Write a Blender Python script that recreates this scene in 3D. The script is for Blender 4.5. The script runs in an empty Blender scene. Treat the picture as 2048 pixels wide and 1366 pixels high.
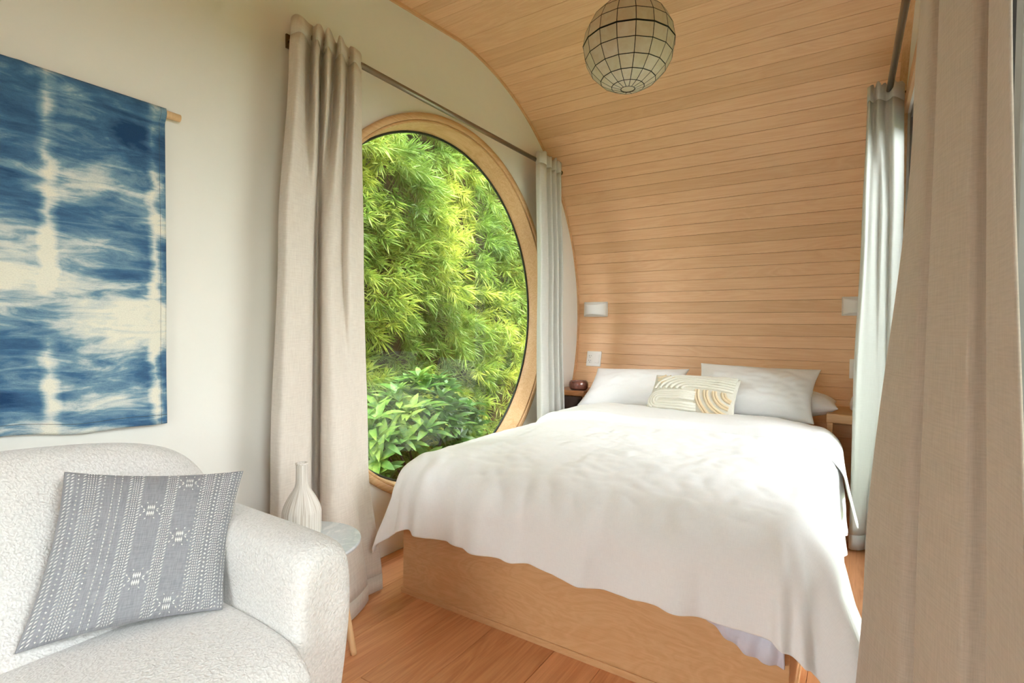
import bpy, bmesh, math, random
import numpy as np
from mathutils import Vector, Matrix, noise
random.seed(7); np.random.seed(7)
S = bpy.context.scene
COL = S.collection
PI = math.pi

# ------------------------------------------------------------------ camera
cam = bpy.data.cameras.new('camera'); cam_o = bpy.data.objects.new('camera', cam); COL.objects.link(cam_o)
cam.sensor_width = 36.0; cam.lens = 1053.67 * 36 / 2048; cam.clip_start = 0.02
def cam_axes(yaw, pit, rol):
    cy, sy, cp, sp, cr, sr = math.cos(yaw), math.sin(yaw), math.cos(pit), math.sin(pit), math.cos(rol), math.sin(rol)
    fw = Vector((-sy, cy, 0)); r = Vector((cy, sy, 0)); d = Vector((0, 0, -1))
    fw2 = fw * cp - Vector((0, 0, 1)) * sp; d2 = d * cp - fw * sp
    return r * cr + d2 * sr, -r * sr + d2 * cr, fw2
_r, _d, _f = cam_axes(math.radians(33.0165), math.radians(1.179), math.radians(-0.7022))
m = Matrix((_r, -_d, -_f)).transposed().to_4x4(); m.translation = (0, 0, 1.05)
cam_o.matrix_world = m
S.camera = cam_o
# ------------------------------------------------------------------ light and exposure
S.view_settings.view_transform = 'Standard'; S.view_settings.look = 'None'
S.view_settings.gamma = 1; S.view_settings.use_curve_mapping = False
S.view_settings.exposure = 3.13
S.cycles.diffuse_bounces = 8; S.cycles.max_bounces = 14; S.cycles.transparent_max_bounces = 16
world = bpy.data.worlds.new('overcast_sky'); S.world = world; world.use_nodes = True
bg = world.node_tree.nodes['Background']; bg.inputs[0].default_value = (0.92, 0.97, 1.0, 1); bg.inputs[1].default_value = 1.6
sun = bpy.data.lights.new('sun', 'SUN'); sun_o = bpy.data.objects.new('sun', sun); COL.objects.link(sun_o)
sun.energy = 1.3; sun.angle = math.radians(25); sun.color = (1.0, 0.95, 0.85)
sun_o.rotation_euler = Vector((-0.30, 0.12, -1.0)).to_track_quat('-Z', 'Y').to_euler()

# ------------------------------------------------------------------ materials
MATS = {}
def nt(name):
    mt = bpy.data.materials.new(name); mt.use_nodes = True
    n = mt.node_tree.nodes; l = mt.node_tree.links
    MATS[name] = mt
    return mt, n, l, n['Principled BSDF']
def srgb(r, g, b):
    f = lambda c: (c / 255 / 12.92) if c / 255 <= 0.04045 else ((c / 255 + 0.055) / 1.055) ** 2.4
    return (f(r), f(g), f(b), 1)
def setin(b, **k):
    for a, v in k.items(): b.inputs[a.replace('_', ' ')].default_value = v
def bump(n, l, b, h, strength, dist=0.01):
    bp = n.new('ShaderNodeBump'); bp.inputs['Strength'].default_value = strength; bp.inputs['Distance'].default_value = dist
    l.new(h, bp.inputs['Height']); l.new(bp.outputs[0], b.inputs['Normal']); return bp
def coords(n, l, kind='Object', scale=(1, 1, 1), rnd=False):
    tc = n.new('ShaderNodeTexCoord'); mp = n.new('ShaderNodeMapping'); mp.inputs['Scale'].default_value = scale
    l.new(tc.outputs[kind], mp.inputs[0])
    if rnd:
        oi = n.new('ShaderNodeObjectInfo'); mu = n.new('ShaderNodeVectorMath'); mu.operation = 'SCALE'
        mu.inputs[0].default_value = (37.0, 13.0, 71.0); l.new(oi.outputs['Random'], mu.inputs['Scale'])
        l.new(mu.outputs[0], mp.inputs['Location'])
        return mp.outputs[0], oi.outputs['Random']
    return mp.outputs[0]
def noise_t(n, l, v, scale, detail=4, rough=0.55, dist=0.0):
    t = n.new('ShaderNodeTexNoise'); t.inputs['Scale'].default_value = scale; t.inputs['Detail'].default_value = detail
    t.inputs['Roughness'].default_value = rough; t.inputs['Distortion'].default_value = dist
    if v is not None: l.new(v, t.inputs['Vector'])
    return t.outputs['Fac']
def ramp(n, l, f, stops):
    r = n.new('ShaderNodeValToRGB'); e = r.color_ramp.elements
    e[0].position, e[0].color = stops[0]; e[1].position, e[1].color = stops[-1]
    for p, c in stops[1:-1]:
        q = e.new(p); q.color = c
    l.new(f, r.inputs[0]); return r.outputs[0]
def mixc(n, l, fac, a, b, mode='MIX'):
    mx = n.new('ShaderNodeMix'); mx.data_type = 'RGBA'; mx.blend_type = mode
    for s, v in ((0, fac), (6, a), (7, b)):
        if isinstance(v, (int, float)): mx.inputs[s].default_value = v
        elif isinstance(v, tuple): mx.inputs[s].default_value = v
        else: l.new(v, mx.inputs[s])
    return mx.outputs[2]
def math_n(n, l, op, a, b=None):
    mm = n.new('ShaderNodeMath'); mm.operation = op
    for i, v in enumerate((a, b)):
        if v is None: continue
        if isinstance(v, (int, float)): mm.inputs[i].default_value = v
        else: l.new(v, mm.inputs[i])
    return mm.outputs[0]

def plain(name, col, rough=0.6, metal=0.0, nscale=0, nstr=0.1, var=0.0):
    mt, n, l, b = nt(name); setin(b, Base_Color=col, Roughness=rough, Metallic=metal)
    if nscale:
        v = coords(n, l); f = noise_t(n, l, v, nscale); bump(n, l, b, f, nstr, 0.004)
        if var:
            c2 = tuple(x * (1 - var) for x in col[:3]) + (1,)
            l.new(mixc(n, l, noise_t(n, l, v, nscale * .25), col, c2), b.inputs['Base Color'])
    return mt
def wood(name, light, dark, axis=0, rough=0.45, grain=1.0, tone=0.25, rnd=True, knots=True, swirl=False):
    mt, n, l, b = nt(name)
    sc = [9, 9, 9]; sc[axis] = 0.9
    if swirl: sc = [2.6, 7, 7]
    v, rd = coords(n, l, 'Object', tuple(sc), True)
    big = noise_t(n, l, v, 1.0, 3, .5, 1.6 if not swirl else 2.5)
    rings = n.new('ShaderNodeMath'); rings.operation = 'MULTIPLY'; l.new(big, rings.inputs[0]); rings.inputs[1].default_value = 14 * grain
    fr = math_n(n, l, 'PINGPONG', rings.outputs[0], 1.0)
    sc2 = [160, 160, 160]; sc2[axis] = 4
    v2, _ = coords(n, l, 'Object', tuple(sc2), True)
    fine = noise_t(n, l, v2, 1.0, 3, .6)
    f = math_n(n, l, 'ADD', math_n(n, l, 'MULTIPLY', fr, .30), math_n(n, l, 'MULTIPLY', fine, .7))
    base = ramp(n, l, f, [(0.15, dark), (0.75, light)])
    rr = n.new('ShaderNodeMath'); rr.operation = 'MULTIPLY'; l.new(rd, rr.inputs[0]); rr.inputs[1].default_value = 1.0
    tint = ramp(n, l, rr.outputs[0], [(0.0, (1 - tone, 1 - tone * 1.15, 1 - tone * 1.5, 1)), (0.35, (1 - tone * .35, 1 - tone * .4, 1 - tone * .5, 1)), (1.0, (1.0, 1.0, 1.0, 1))])
    c = mixc(n, l, 1.0, base, tint, 'MULTIPLY')
    if knots:
        v3, _ = coords(n, l, 'Object', tuple(3.2 if i != axis else 2.2 for i in range(3)), True)
        vo = n.new('ShaderNodeTexVoronoi'); vo.inputs['Scale'].default_value = 1.0; l.new(v3, vo.inputs['Vector'])
        k = ramp(n, l, vo.outputs['Distance'], [(0.012, (0.22, 0.10, 0.04, 1)), (0.05, (1, 1, 1, 1))])
        c = mixc(n, l, 0.8, c, k, 'MULTIPLY')
    l.new(c, b.inputs['Base Color']); setin(b, Roughness=rough)
    bump(n, l, b, fine, 0.06, 0.002)
    return mt
def fabric(name, c1, c2, thread=420, bstr=0.25, transl=0.0, rough=0.95, slub=True):
    mt, n, l, b = nt(name); setin(b, Roughness=rough)
    b.inputs['Sheen Weight'].default_value = 0.15
    v1 = coords(n, l, 'UV', (thread, thread * .07, 1)); v2 = coords(n, l, 'UV', (thread * .07, thread, 1))
    a = noise_t(n, l, v1, 1.0, 2, .6); c = noise_t(n, l, v2, 1.0, 2, .6)
    f = math_n(n, l, 'MULTIPLY', math_n(n, l, 'ADD', a, c), .5)
    l.new(ramp(n, l, f, [(0.34, c2), (0.62, c1)]), b.inputs['Base Color'])
    bump(n, l, b, f, bstr, 0.002)
    if transl > 0:
        t = n.new('ShaderNodeBsdfTranslucent'); t.inputs[0].default_value = c1
        mx = n.new('ShaderNodeMixShader'); mx.inputs[0].default_value = transl
        l.new(b.outputs[0], mx.inputs[1]); l.new(t.outputs[0], mx.inputs[2])
        l.new(mx.outputs[0], n['Material Output'].inputs[0])
    return mt

plaster = plain('plaster', (0.80, 0.775, 0.715, 1), 0.9, 0, 60, 0.05, 0.03)
plank_m = wood('alder_planks', srgb(244, 204, 162), srgb(232, 183, 139), 0, 0.45, 1.0, 0.13)
floor_m = wood('oak_floor', srgb(234, 172, 122), srgb(203, 134, 88), 1, 0.36, 0.8, 0.16)
ply_m = wood('birch_ply', srgb(226, 182, 134), srgb(211, 160, 110), 0, 0.45, 0.9, 0.03, True, False, True)
trim_m = wood('trim_wood', srgb(226, 184, 140), srgb(205, 155, 108), 1, 0.5, 0.6, 0.05, True, False)
frame_m = wood('window_frame_wood', srgb(229, 192, 147), srgb(206, 158, 108), 1, 0.45, 1.6, 0.06, True, False)
shelf_m = wood('shelf_wood', srgb(224, 180, 128), srgb(196, 144, 90), 0, 0.4, 0.8, 0.05, True, False)
leg_m = wood('leg_wood', srgb(240, 205, 160), srgb(222, 180, 130), 2, 0.5, 0.5, 0.05, True, False)
live_m = wood('live_edge_wood', srgb(190, 130, 80), srgb(110, 66, 36), 0, 0.35, 1.2, 0.05, True, False)
bark_m = plain('dark_bark', srgb(58, 38, 28), 0.8, 0, 40, 0.6, 0.5)
dark_gap = plain('roof_underlay', srgb(150, 100, 60), 0.9, 0, 20, 0.1)
gasket_m = plain('dark_gasket', srgb(52, 60, 52), 0.5, 0, 30, 0.05)
steel_m = plain('brushed_steel', srgb(150, 140, 130), 0.33, 1.0, 90, 0.05)
brass_m = plain('dark_brass', srgb(112, 92, 66), 0.4, 1.0, 40, 0.1)
white_m = plain('white_ceramic', (0.80, 0.80, 0.78, 1), 0.45, 0, 30, 0.02)
plate_m = plain('white_plastic', (0.82, 0.81, 0.78, 1), 0.35, 0, 30, 0.01)
slot_m = plain('dark_slot', (0.03, 0.03, 0.03, 1), 0.5, 0, 30, 0.01)
dkgrey_m = plain('pale_grey_frame', srgb(140, 139, 136), 0.5, 0.0, 60, 0.03)
grey_m = plain('grey_metal_frame', srgb(128, 126, 122), 0.5, 0.2, 60, 0.03)
rib_m = plain('dark_bronze_rib', srgb(44, 46, 40), 0.45, 0.7, 60, 0.05)
duvet_m = fabric('white_cotton', (0.90, 0.90, 0.905, 1), (0.85, 0.85, 0.86, 1), 500, 0.06, 0.0)
linen_m = fabric('oatmeal_linen', (0.77, 0.70, 0.62, 1), (0.65, 0.575, 0.50, 1), 260, 0.25, 0.12)
pale_linen_m = fabric('pale_linen', (0.74, 0.73, 0.69, 1), (0.64, 0.625, 0.58, 1), 260, 0.2, 0.2)
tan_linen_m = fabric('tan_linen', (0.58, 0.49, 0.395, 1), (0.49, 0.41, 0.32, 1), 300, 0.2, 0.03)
glow_linen_m = fabric('white_linen', (0.82, 0.82, 0.79, 1), (0.74, 0.735, 0.70, 1), 260, 0.15, 0.5)
sheet_m = fabric('lavender_sheet', (0.74, 0.76, 0.88, 1), (0.70, 0.72, 0.84, 1), 400, 0.1)
lumbar_m = fabric('cream_weave', (0.76, 0.73, 0.65, 1), (0.66, 0.62, 0.53, 1), 150, 0.5)
tuft_m = fabric('cream_tuft', (0.84, 0.82, 0.75, 1), (0.74, 0.69, 0.58, 1), 120, 0.9)
tuft_gold_m = fabric('golden_tuft', (0.82, 0.68, 0.48, 1), (0.70, 0.54, 0.34, 1), 120, 0.9)
greyc_m = fabric('grey_slub_cotton', srgb(150, 150, 155), srgb(120, 120, 126), 170, 0.3)
stitch_m = plain('white_thread', (0.80, 0.79, 0.77, 1), 0.9, 0, 300, 0.3)

def boucle():
    mt, n, l, b = nt('boucle'); setin(b, Roughness=1.0); b.inputs['Sheen Weight'].default_value = 0.3
    v = coords(n, l, 'Object', (1, 1, 1))
    vo = n.new('ShaderNodeTexVoronoi'); vo.inputs['Scale'].default_value = 210; vo.feature = 'SMOOTH_F1'
    vd = n.new('ShaderNodeVectorMath'); vd.operation = 'ADD'; l.new(v, vd.inputs[0])
    nz = n.new('ShaderNodeTexNoise'); nz.inputs['Scale'].default_value = 70; l.new(v, nz.inputs['Vector'])
    sc = n.new('ShaderNodeVectorMath'); sc.operation = 'SCALE'; sc.inputs['Scale'].default_value = 0.012; l.new(nz.outputs['Color'], sc.inputs[0])
    l.new(sc.outputs[0], vd.inputs[1]); l.new(vd.outputs[0], vo.inputs['Vector'])
    h = math_n(n, l, 'SUBTRACT', 1.0, vo.outputs['Distance'])
    l.new(ramp(n, l, vo.outputs['Distance'], [(0.1, (0.77, 0.755, 0.735, 1)), (0.75, (0.60, 0.585, 0.565, 1))]), b.inputs['Base Color'])
    bump(n, l, b, h, 0.6, 0.004)
    return mt
boucle_m = boucle()
def marble():
    mt, n, l, b = nt('grey_marble'); setin(b, Roughness=0.3)
    v = coords(n, l); f = noise_t(n, l, v, 9, 8, .65, 1.5)
    l.new(ramp(n, l, f, [(0.35, srgb(218, 222, 226)), (0.5, srgb(196, 204, 210)), (0.58, srgb(220, 224, 228)), (0.75, srgb(230, 233, 236))]), b.inputs['Base Color'])
    return mt
marble_m = marble()
def shell_glass():
    mt, n, l, b = nt('capiz_shell'); setin(b, Roughness=0.28)
    v, rd = coords(n, l, 'Object', (1, 1, 1), True)
    f = noise_t(n, l, v, 22, 5, .6, 1.0)
    c = ramp(n, l, f, [(0.3, srgb(240, 228, 204)), (0.6, srgb(250, 244, 228)), (0.8, srgb(254, 250, 240))])
    t = ramp(n, l, rd, [(0, (0.90, 0.91, 0.82, 1)), (0.5, (0.97, 0.95, 0.91, 1)), (1, (1, 0.98, 0.97, 1))])
    c = mixc(n, l, 1.0, c, t, 'MULTIPLY'); l.new(c, b.inputs['Base Color'])
    tr = n.new('ShaderNodeBsdfTranslucent'); l.new(c, tr.inputs[0])
    mx = n.new('ShaderNodeMixShader'); mx.inputs[0].default_value = .35
    l.new(b.outputs[0], mx.inputs[1]); l.new(tr.outputs[0], mx.inputs[2])
    tp_ = n.new('ShaderNodeBsdfTransparent'); tp_.inputs[0].default_value = (1, .95, .86, 1); m2 = n.new('ShaderNodeMixShader'); m2.inputs[0].default_value = .08
    l.new(mx.outputs[0], m2.inputs[1]); l.new(tp_.outputs[0], m2.inputs[2]); l.new(m2.outputs[0], n['Material Output'].inputs[0])
    bump(n, l, b, f, .05, .003)
    return mt
capiz_m = shell_glass()
def pane_glass(name, tint, refl):
    mt, n, l, b = nt(name); n.remove(b)
    t = n.new('ShaderNodeBsdfTransparent'); t.inputs[0].default_value = tint
    g = n.new('ShaderNodeBsdfGlossy'); g.inputs['Roughness'].default_value = 0.0
    fr = n.new('ShaderNodeFresnel'); fr.inputs['IOR'].default_value = refl
    mx = n.new('ShaderNodeMixShader'); l.new(fr.outputs[0], mx.inputs[0])
    l.new(t.outputs[0], mx.inputs[1]); l.new(g.outputs[0], mx.inputs[2]); l.new(mx.outputs[0], n['Material Output'].inputs[0])
    return mt
glass_m = pane_glass('window_glass', (0.97, 0.985, 0.975, 1), 1.45)
double_m = pane_glass('double_glazing', (0.97, 0.985, 0.975, 1), 2.0)
amber_m = None
def amber():
    mt, n, l, b = nt('copper_glass'); setin(b, Base_Color=srgb(150, 92, 80), Roughness=0.12)
    b.inputs['Transmission Weight'].default_value = 0.35; b.inputs['Coat Weight'].default_value = 0.4
    v = coords(n, l); f = noise_t(n, l, v, 40)
    l.new(ramp(n, l, f, [(0.3, srgb(112, 62, 52)), (0.7, srgb(176, 116, 100))]), b.inputs['Base Color'])
    return mt
amber_m = amber()
def vase_mat():
    mt, n, l, b = nt('ribbed_stoneware'); setin(b, Roughness=0.75)
    v = coords(n, l, 'UV', (70, 2.0, 1)); f = noise_t(n, l, v, 1.0, 3, .6)
    l.new(ramp(n, l, f, [(0.32, srgb(186, 174, 160)), (0.55, srgb(226, 220, 212)), (0.7, srgb(236, 232, 226))]), b.inputs['Base Color'])
    bump(n, l, b, f, .5, .003)
    return mt
vase_m = vase_mat()
def shibori():
    mt, n, l, b = nt('indigo_shibori'); setin(b, Roughness=0.95)
    # UV: u across (0 left..1 right), v up
    tc = n.new('ShaderNodeTexCoord'); sp = n.new('ShaderNodeSeparateXYZ'); l.new(tc.outputs['UV'], sp.inputs[0])
    def streak(sx, sy, loc, det, rough, dist):
        mp = n.new('ShaderNodeMapping'); mp.inputs['Scale'].default_value = (sx, sy, 1); mp.inputs['Location'].default_value = loc
        l.new(tc.outputs['UV'], mp.inputs[0]); return noise_t(n, l, mp.outputs[0], 1.0, det, rough, dist)
    a = streak(1.7, 5.2, (4.1, 2.3, 0), 6, .58, .5)
    c = streak(.9, 2.2, (9.7, 5.2, 0), 3, .5, .6)
    d = streak(4, 26, (2.7, 8.2, 0), 5, .65, .8)
    f = math_n(n, l, 'ADD', math_n(n, l, 'MULTIPLY', a, .75), math_n(n, l, 'ADD', math_n(n, l, 'MULTIPLY', c, .30), math_n(n, l, 'MULTIPLY', math_n(n, l, 'SUBTRACT', d, .55), .38)))
    g3 = lambda x: (x, x, x, 1)
    bandf = ramp(n, l, sp.outputs[1], [(0.0, g3(.50)), (0.05, g3(.56)), (0.12, g3(.62)), (0.20, g3(.58)), (0.30, g3(.47)), (0.45, g3(.51)), (0.55, g3(.46)), (0.68, g3(.50)), (0.78, g3(.56)), (0.86, g3(.66)), (0.93, g3(.58)), (1.0, g3(.60))])
    f = math_n(n, l, 'ADD', f, math_n(n, l, 'MULTIPLY', math_n(n, l, 'SUBTRACT', bandf, .485), .85))
    wob = streak(0.8, 12, (0, 3.3, 0), 4, .65, 0.3)
    uu = math_n(n, l, 'ADD', sp.outputs[0], math_n(n, l, 'MULTIPLY', math_n(n, l, 'SUBTRACT', wob, .5), .10))
    ln = ramp(n, l, uu, [(0.0, g3(0)), (0.525, g3(0)), (0.56, g3(1)), (0.60, g3(.0)), (0.915, g3(0)), (0.95, g3(.9)), (0.985, g3(0))])
    brk = ramp(n, l, streak(.7, 4.5, (7.7, 1.1, 0), 2, .5, 0), [(.42, g3(0)), (.60, g3(1))])
    f = math_n(n, l, 'SUBTRACT', f, math_n(n, l, 'MULTIPLY', math_n(n, l, 'MULTIPLY', ln, brk), .20))
    col = ramp(n, l, f, [(0.40, srgb(226, 222, 206)), (0.465, srgb(196, 202, 198)), (0.53, srgb(116, 148, 166)), (0.60, srgb(66, 106, 140)), (0.72, srgb(22, 60, 100))])
    v2 = coords(n, l, 'UV', (180, 300, 1)); w = noise_t(n, l, v2, 1.0, 2, .5)
    col = mixc(n, l, .35, col, ramp(n, l, w, [(0.3, (.72, .72, .72, 1)), (0.6, (1, 1, 1, 1))]), 'MULTIPLY')
    l.new(col, b.inputs['Base Color']); bump(n, l, b, w, .35, .003)
    return mt
shibori_m = shibori()
def leaf_mat(name, c_dark, c_mid, c_light, sc, transl, rough, spec=.4):
    mt, n, l, b = nt(name)
    g = n.new('ShaderNodeNewGeometry')
    f = noise_t(n, l, g.outputs['Position'], sc, 2, .5); f2 = noise_t(n, l, g.outputs['Position'], sc * 9, 2, .6)
    ff = math_n(n, l, 'ADD', math_n(n, l, 'MULTIPLY', f, .65), math_n(n, l, 'MULTIPLY', f2, .35))
    c = ramp(n, l, ff, [(0.33, c_dark), (0.5, c_mid), (0.64, c_light)])
    l.new(c, b.inputs['Base Color']); setin(b, Roughness=rough); b.inputs['Specular IOR Level'].default_value = spec
    t = n.new('ShaderNodeBsdfTranslucent'); l.new(c, t.inputs[0])
    mx = n.new('ShaderNodeMixShader'); mx.inputs[0].default_value = transl
    l.new(b.outputs[0], mx.inputs[1]); l.new(t.outputs[0], mx.inputs[2]); l.new(mx.outputs[0], n['Material Output'].inputs[0])
    return mt
needle_m = leaf_mat('podocarpus_needles', (0.09, 0.18, 0.035, 1), (0.22, 0.34, 0.055, 1), (0.56, 0.60, 0.10, 1), 2.0, .35, .5)
broad_m = leaf_mat('glossy_leaves', (0.05, 0.15, 0.03, 1), (0.13, 0.29, 0.05, 1), (0.34, 0.47, 0.09, 1), 3.0, .25, .4, .4)
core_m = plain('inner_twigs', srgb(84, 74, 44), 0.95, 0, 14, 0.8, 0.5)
ground_m = plain('garden_soil', srgb(120, 110, 80), 0.95, 0, 8, 0.5, 0.4)
low_bounce_m = plain('low_bounce_green', srgb(92, 108, 62), 0.8, 0, 12, 0.2, 0.1)
roof_m = plain('roof_cladding', srgb(96, 92, 86), 0.7, 0, 30, 0.1)

# ------------------------------------------------------------------ mesh helpers
OFF = {}
def mesh_of(name, v, f, smooth=True, uv=None):
    me = bpy.data.meshes.new(name)
    v = np.asarray(v, dtype=float)
    me.from_pydata(v.tolist(), [], [list(map(int, q)) for q in f])
    if smooth: me.polygons.foreach_set('use_smooth', [True] * len(me.polygons))
    if uv is not None:
        ul = me.uv_layers.new(name='UVMap'); idx = np.empty(len(me.loops), dtype=np.int32); me.loops.foreach_get('vertex_index', idx)
        ul.data.foreach_set('uv', np.asarray(uv, dtype=np.float32)[idx].ravel())
    me.update(); return me
def root(name, label, cat, loc, group=None, kind=None):
    o = bpy.data.objects.new(name, None); COL.objects.link(o); o.location = loc; o.empty_display_size = .05
    if label: o['label'] = label
    if cat: o['category'] = cat
    if group: o['group'] = group
    if kind: o['kind'] = kind
    OFF[o] = np.array(loc, float); return o
def part(name, vf, mat, parent=None, smooth=True, label=None, kind=None, uv=None, mods=()):
    v, f = vf[0], vf[1]
    if uv is None and len(vf) > 2: uv = vf[2]
    off = OFF[parent] if parent is not None else np.zeros(3)
    o = bpy.data.objects.new(name, mesh_of(name, np.asarray(v, float) - off, f, smooth, uv)); COL.objects.link(o)
    o.data.materials.append(mat)
    if parent is not None: o.parent = parent
    OFF[o] = off
    if label: o['label'] = label
    if kind: o['kind'] = kind
    for md in mods:
        if md[0] == 'sub': x = o.modifiers.new('subsurf', 'SUBSURF'); x.levels = x.render_levels = md[1]
        if md[0] == 'sol': x = o.modifiers.new('solid', 'SOLIDIFY'); x.thickness = md[1]; x.offset = md[2] if len(md) > 2 else 0
        if md[0] == 'bev': x = o.modifiers.new('bevel', 'BEVEL'); x.width = md[1]; x.segments = md[2] if len(md) > 2 else 2; x.limit_method = 'ANGLE'; x.angle_limit = .6
    return o
def thing_mesh(name, vf, mat, label, cat, group=None, **k):
    o = part(name, vf, mat, None, **k); o['label'] = label; o['category'] = cat
    if group: o['group'] = group
    return o
def struct(o): o['kind'] = 'structure'; return o
def join(*vfs):
    V, F, U = [], [], []; k = 0
    for vf in vfs:
        V.append(np.asarray(vf[0], float)); F += [[i + k for i in q] for q in vf[1]]; k += len(vf[0])
    return np.concatenate(V), F
def box(x0, x1, y0, y1, z0, z1, b=0.0):
    if b <= 0:
        v = [(x, y, z) for z in (z0, z1) for y in (y0, y1) for x in (x0, x1)]
        return np.array(v, float), [(0, 2, 3, 1), (4, 5, 7, 6), (0, 1, 5, 4), (2, 6, 7, 3), (0, 4, 6, 2), (1, 3, 7, 5)]
    bm = bmesh.new(); bmesh.ops.create_cube(bm, size=1)
    for w in bm.verts: w.co = Vector(((x0 + x1) / 2 + w.co.x * (x1 - x0), (y0 + y1) / 2 + w.co.y * (y1 - y0), (z0 + z1) / 2 + w.co.z * (z1 - z0)))
    bmesh.ops.bevel(bm, geom=bm.edges[:], offset=b, segments=2, profile=.5, affect='EDGES')
    bm.verts.index_update(); r = np.array([w.co[:] for w in bm.verts]), [[w.index for w in q.verts] for q in bm.faces]; bm.free(); return r
def tube(pts, r, n=8, cap=True):
    P = [Vector(p) for p in pts]; rs = r if hasattr(r, '__len__') else [r] * len(P); V = []; F = []
    up = None
    for i, p in enumerate(P):
        t = (P[min(i + 1, len(P) - 1)] - P[max(i - 1, 0)]).normalized()
        if up is None: up = t.orthogonal().normalized()
        else: up = (up - t * up.dot(t)).normalized()
        w = t.cross(up)
        for k in range(n): a = 2 * PI * k / n; V.append(tuple(p + (up * math.cos(a) + w * math.sin(a)) * rs[i]))
    for i in range(len(P) - 1):
        for k in range(n): F.append((i * n + k, i * n + (k + 1) % n, (i + 1) * n + (k + 1) % n, (i + 1) * n + k))
    if cap: F.append(tuple(range(n))[::-1]); F.append(tuple(range((len(P) - 1) * n, len(P) * n)))
    return np.array(V), F
def lathe(prof, c, n=48, axis='z', closed=False):
    V, F, U = [], [], []
    for j, (r, h) in enumerate(prof):
        for k in range(n + 1):
            a = 2 * PI * k / n
            p = (c[0] + r * math.cos(a), c[1] + r * math.sin(a), c[2] + h) if axis == 'z' else (c[0] + h, c[1] + r * math.cos(a), c[2] + r * math.sin(a))
            V.append(p); U.append((k / n, j / max(1, len(prof) - 1)))
    m = len(prof); n1 = n + 1
    for j in range(m if closed else m - 1):
        j2 = (j + 1) % m
        for k in range(n): F.append((j * n1 + k, j * n1 + k + 1, j2 * n1 + k + 1, j2 * n1 + k))
    return np.array(V), F, U
def loft(rings, cap=True, closed=True):
    V = []; F = []; n = len(rings[0])
    for r in rings: V += [tuple(p) for p in r]
    for i in range(len(rings) - 1):
        for k in range(n if closed else n - 1): F.append((i * n + k, i * n + (k + 1) % n, (i + 1) * n + (k + 1) % n, (i + 1) * n + k))
    if cap: F.append(tuple(range(n))[::-1]); F.append(tuple(range((len(rings) - 1) * n, len(rings) * n)))
    return np.array(V), F
def grid(fn, nu, nv, us=1.0, vs=1.0):
    V, F, U = [], [], []
    for j in range(nv + 1):
        for i in range(nu + 1):
            u, v = i / nu, j / nv; V.append(fn(u, v)); U.append((u * us, v * vs))
    for j in range(nv):
        for i in range(nu): a = j * (nu + 1) + i; F.append((a, a + 1, a + nu + 2, a + nu + 1))
    return np.array(V), F, U
def catmull(P, t):
    P = np.asarray(P, float); n = len(P) - 1; x = min(max(t, 0), 1) * n; i = min(int(x), n - 1); f = x - i
    p0 = P[max(i - 1, 0)]; p1 = P[i]; p2 = P[i + 1]; p3 = P[min(i + 2, n)]
    return .5 * ((2 * p1) + (p2 - p0) * f + (2 * p0 - 5 * p1 + 4 * p2 - p3) * f * f + (3 * p1 - p0 - 3 * p2 + p3) * f ** 3)
def nz(x, y=0., z=0.): return noise.noise(Vector((x, y, z)))
def rrect(w, h, r, n=6):
    out = []
    for cx, cy, a0 in ((w - r, h - r, 0), (-w + r, h - r, 90), (-w + r, -h + r, 180), (w - r, -h + r, 270)):
        for k in range(n + 1): a = math.radians(a0 + 90 * k / n); out.append((cx + r * math.cos(a), cy + r * math.sin(a)))
    return out

# ------------------------------------------------------------------ the barrel shell
XL, XR, YB = -1.80, 0.185, -1.3
CY, CZ, RA, RB = 2.2, 1.13, 1.507, 1.465
ELL = []
for k in range(0, 721):
    a = math.radians(90 - 145 * k / 720); ELL.append((CY + RA * math.cos(a), CZ + RB * math.sin(a)))
ELL = [p for p in ELL if p[1] > -0.002]
PROF = [(YB, CZ + RB - .085 * (CY - YB))] + ELL           # back edge of the ceiling ... apex ... headboard ... floor
PROF = np.array(PROF); SEG = np.hypot(*np.diff(PROF, axis=0).T); ARC = np.r_[0, np.cumsum(SEG)]
def at_arc(s): return np.array([np.interp(s, ARC, PROF[:, 0]), np.interp(s, ARC, PROF[:, 1])])

def plank_mesh():
    w, t, b, L = .0750, .016, .0013, XR - XL
    pr = [(-w / 2 + .0004, -t), (-w / 2 + .0004, -b), (-w / 2 + b, 0), (w / 2 - b, 0), (w / 2 - .0004, -b), (w / 2 - .0004, -t)]
    ring = lambda x: [(x, p[0], p[1]) for p in pr]
    return mesh_of('plank', *loft([ring(XL), ring(XR)]), smooth=False)
pm = plank_mesh(); pm.materials.append(plank_m)
ceil_o = struct(root('ceiling', 'timber lined barrel ceiling curving down towards the bed', None, (0, 0, 0)))
wallb_o = struct(root('wall_back', 'curved timber headboard wall of horizontal planks', None, (0, 0, 0)))
ns = int(ARC[-1] / .0752)
for k in range(ns):
    s = (k + .5) * .0752; p = at_arc(s); q0, q1 = at_arc(s - .037), at_arc(s + .037); t = (q1 - q0); ang = math.atan2(t[1], t[0])
    o = bpy.data.objects.new('plank', pm); COL.objects.link(o)
    nrm = np.array([math.sin(ang), -math.cos(ang)])     # into the room
    o.parent = ceil_o if p[1] > 2.1 else wallb_o
    o.location = (0, p[0], p[1]); o.rotation_euler = (ang + PI, 0, 0)
    o.location = (random.uniform(-.0003, .0003), p[0] + nrm[0] * .001 * random.random(), p[1] + nrm[1] * .001 * random.random())
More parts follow.
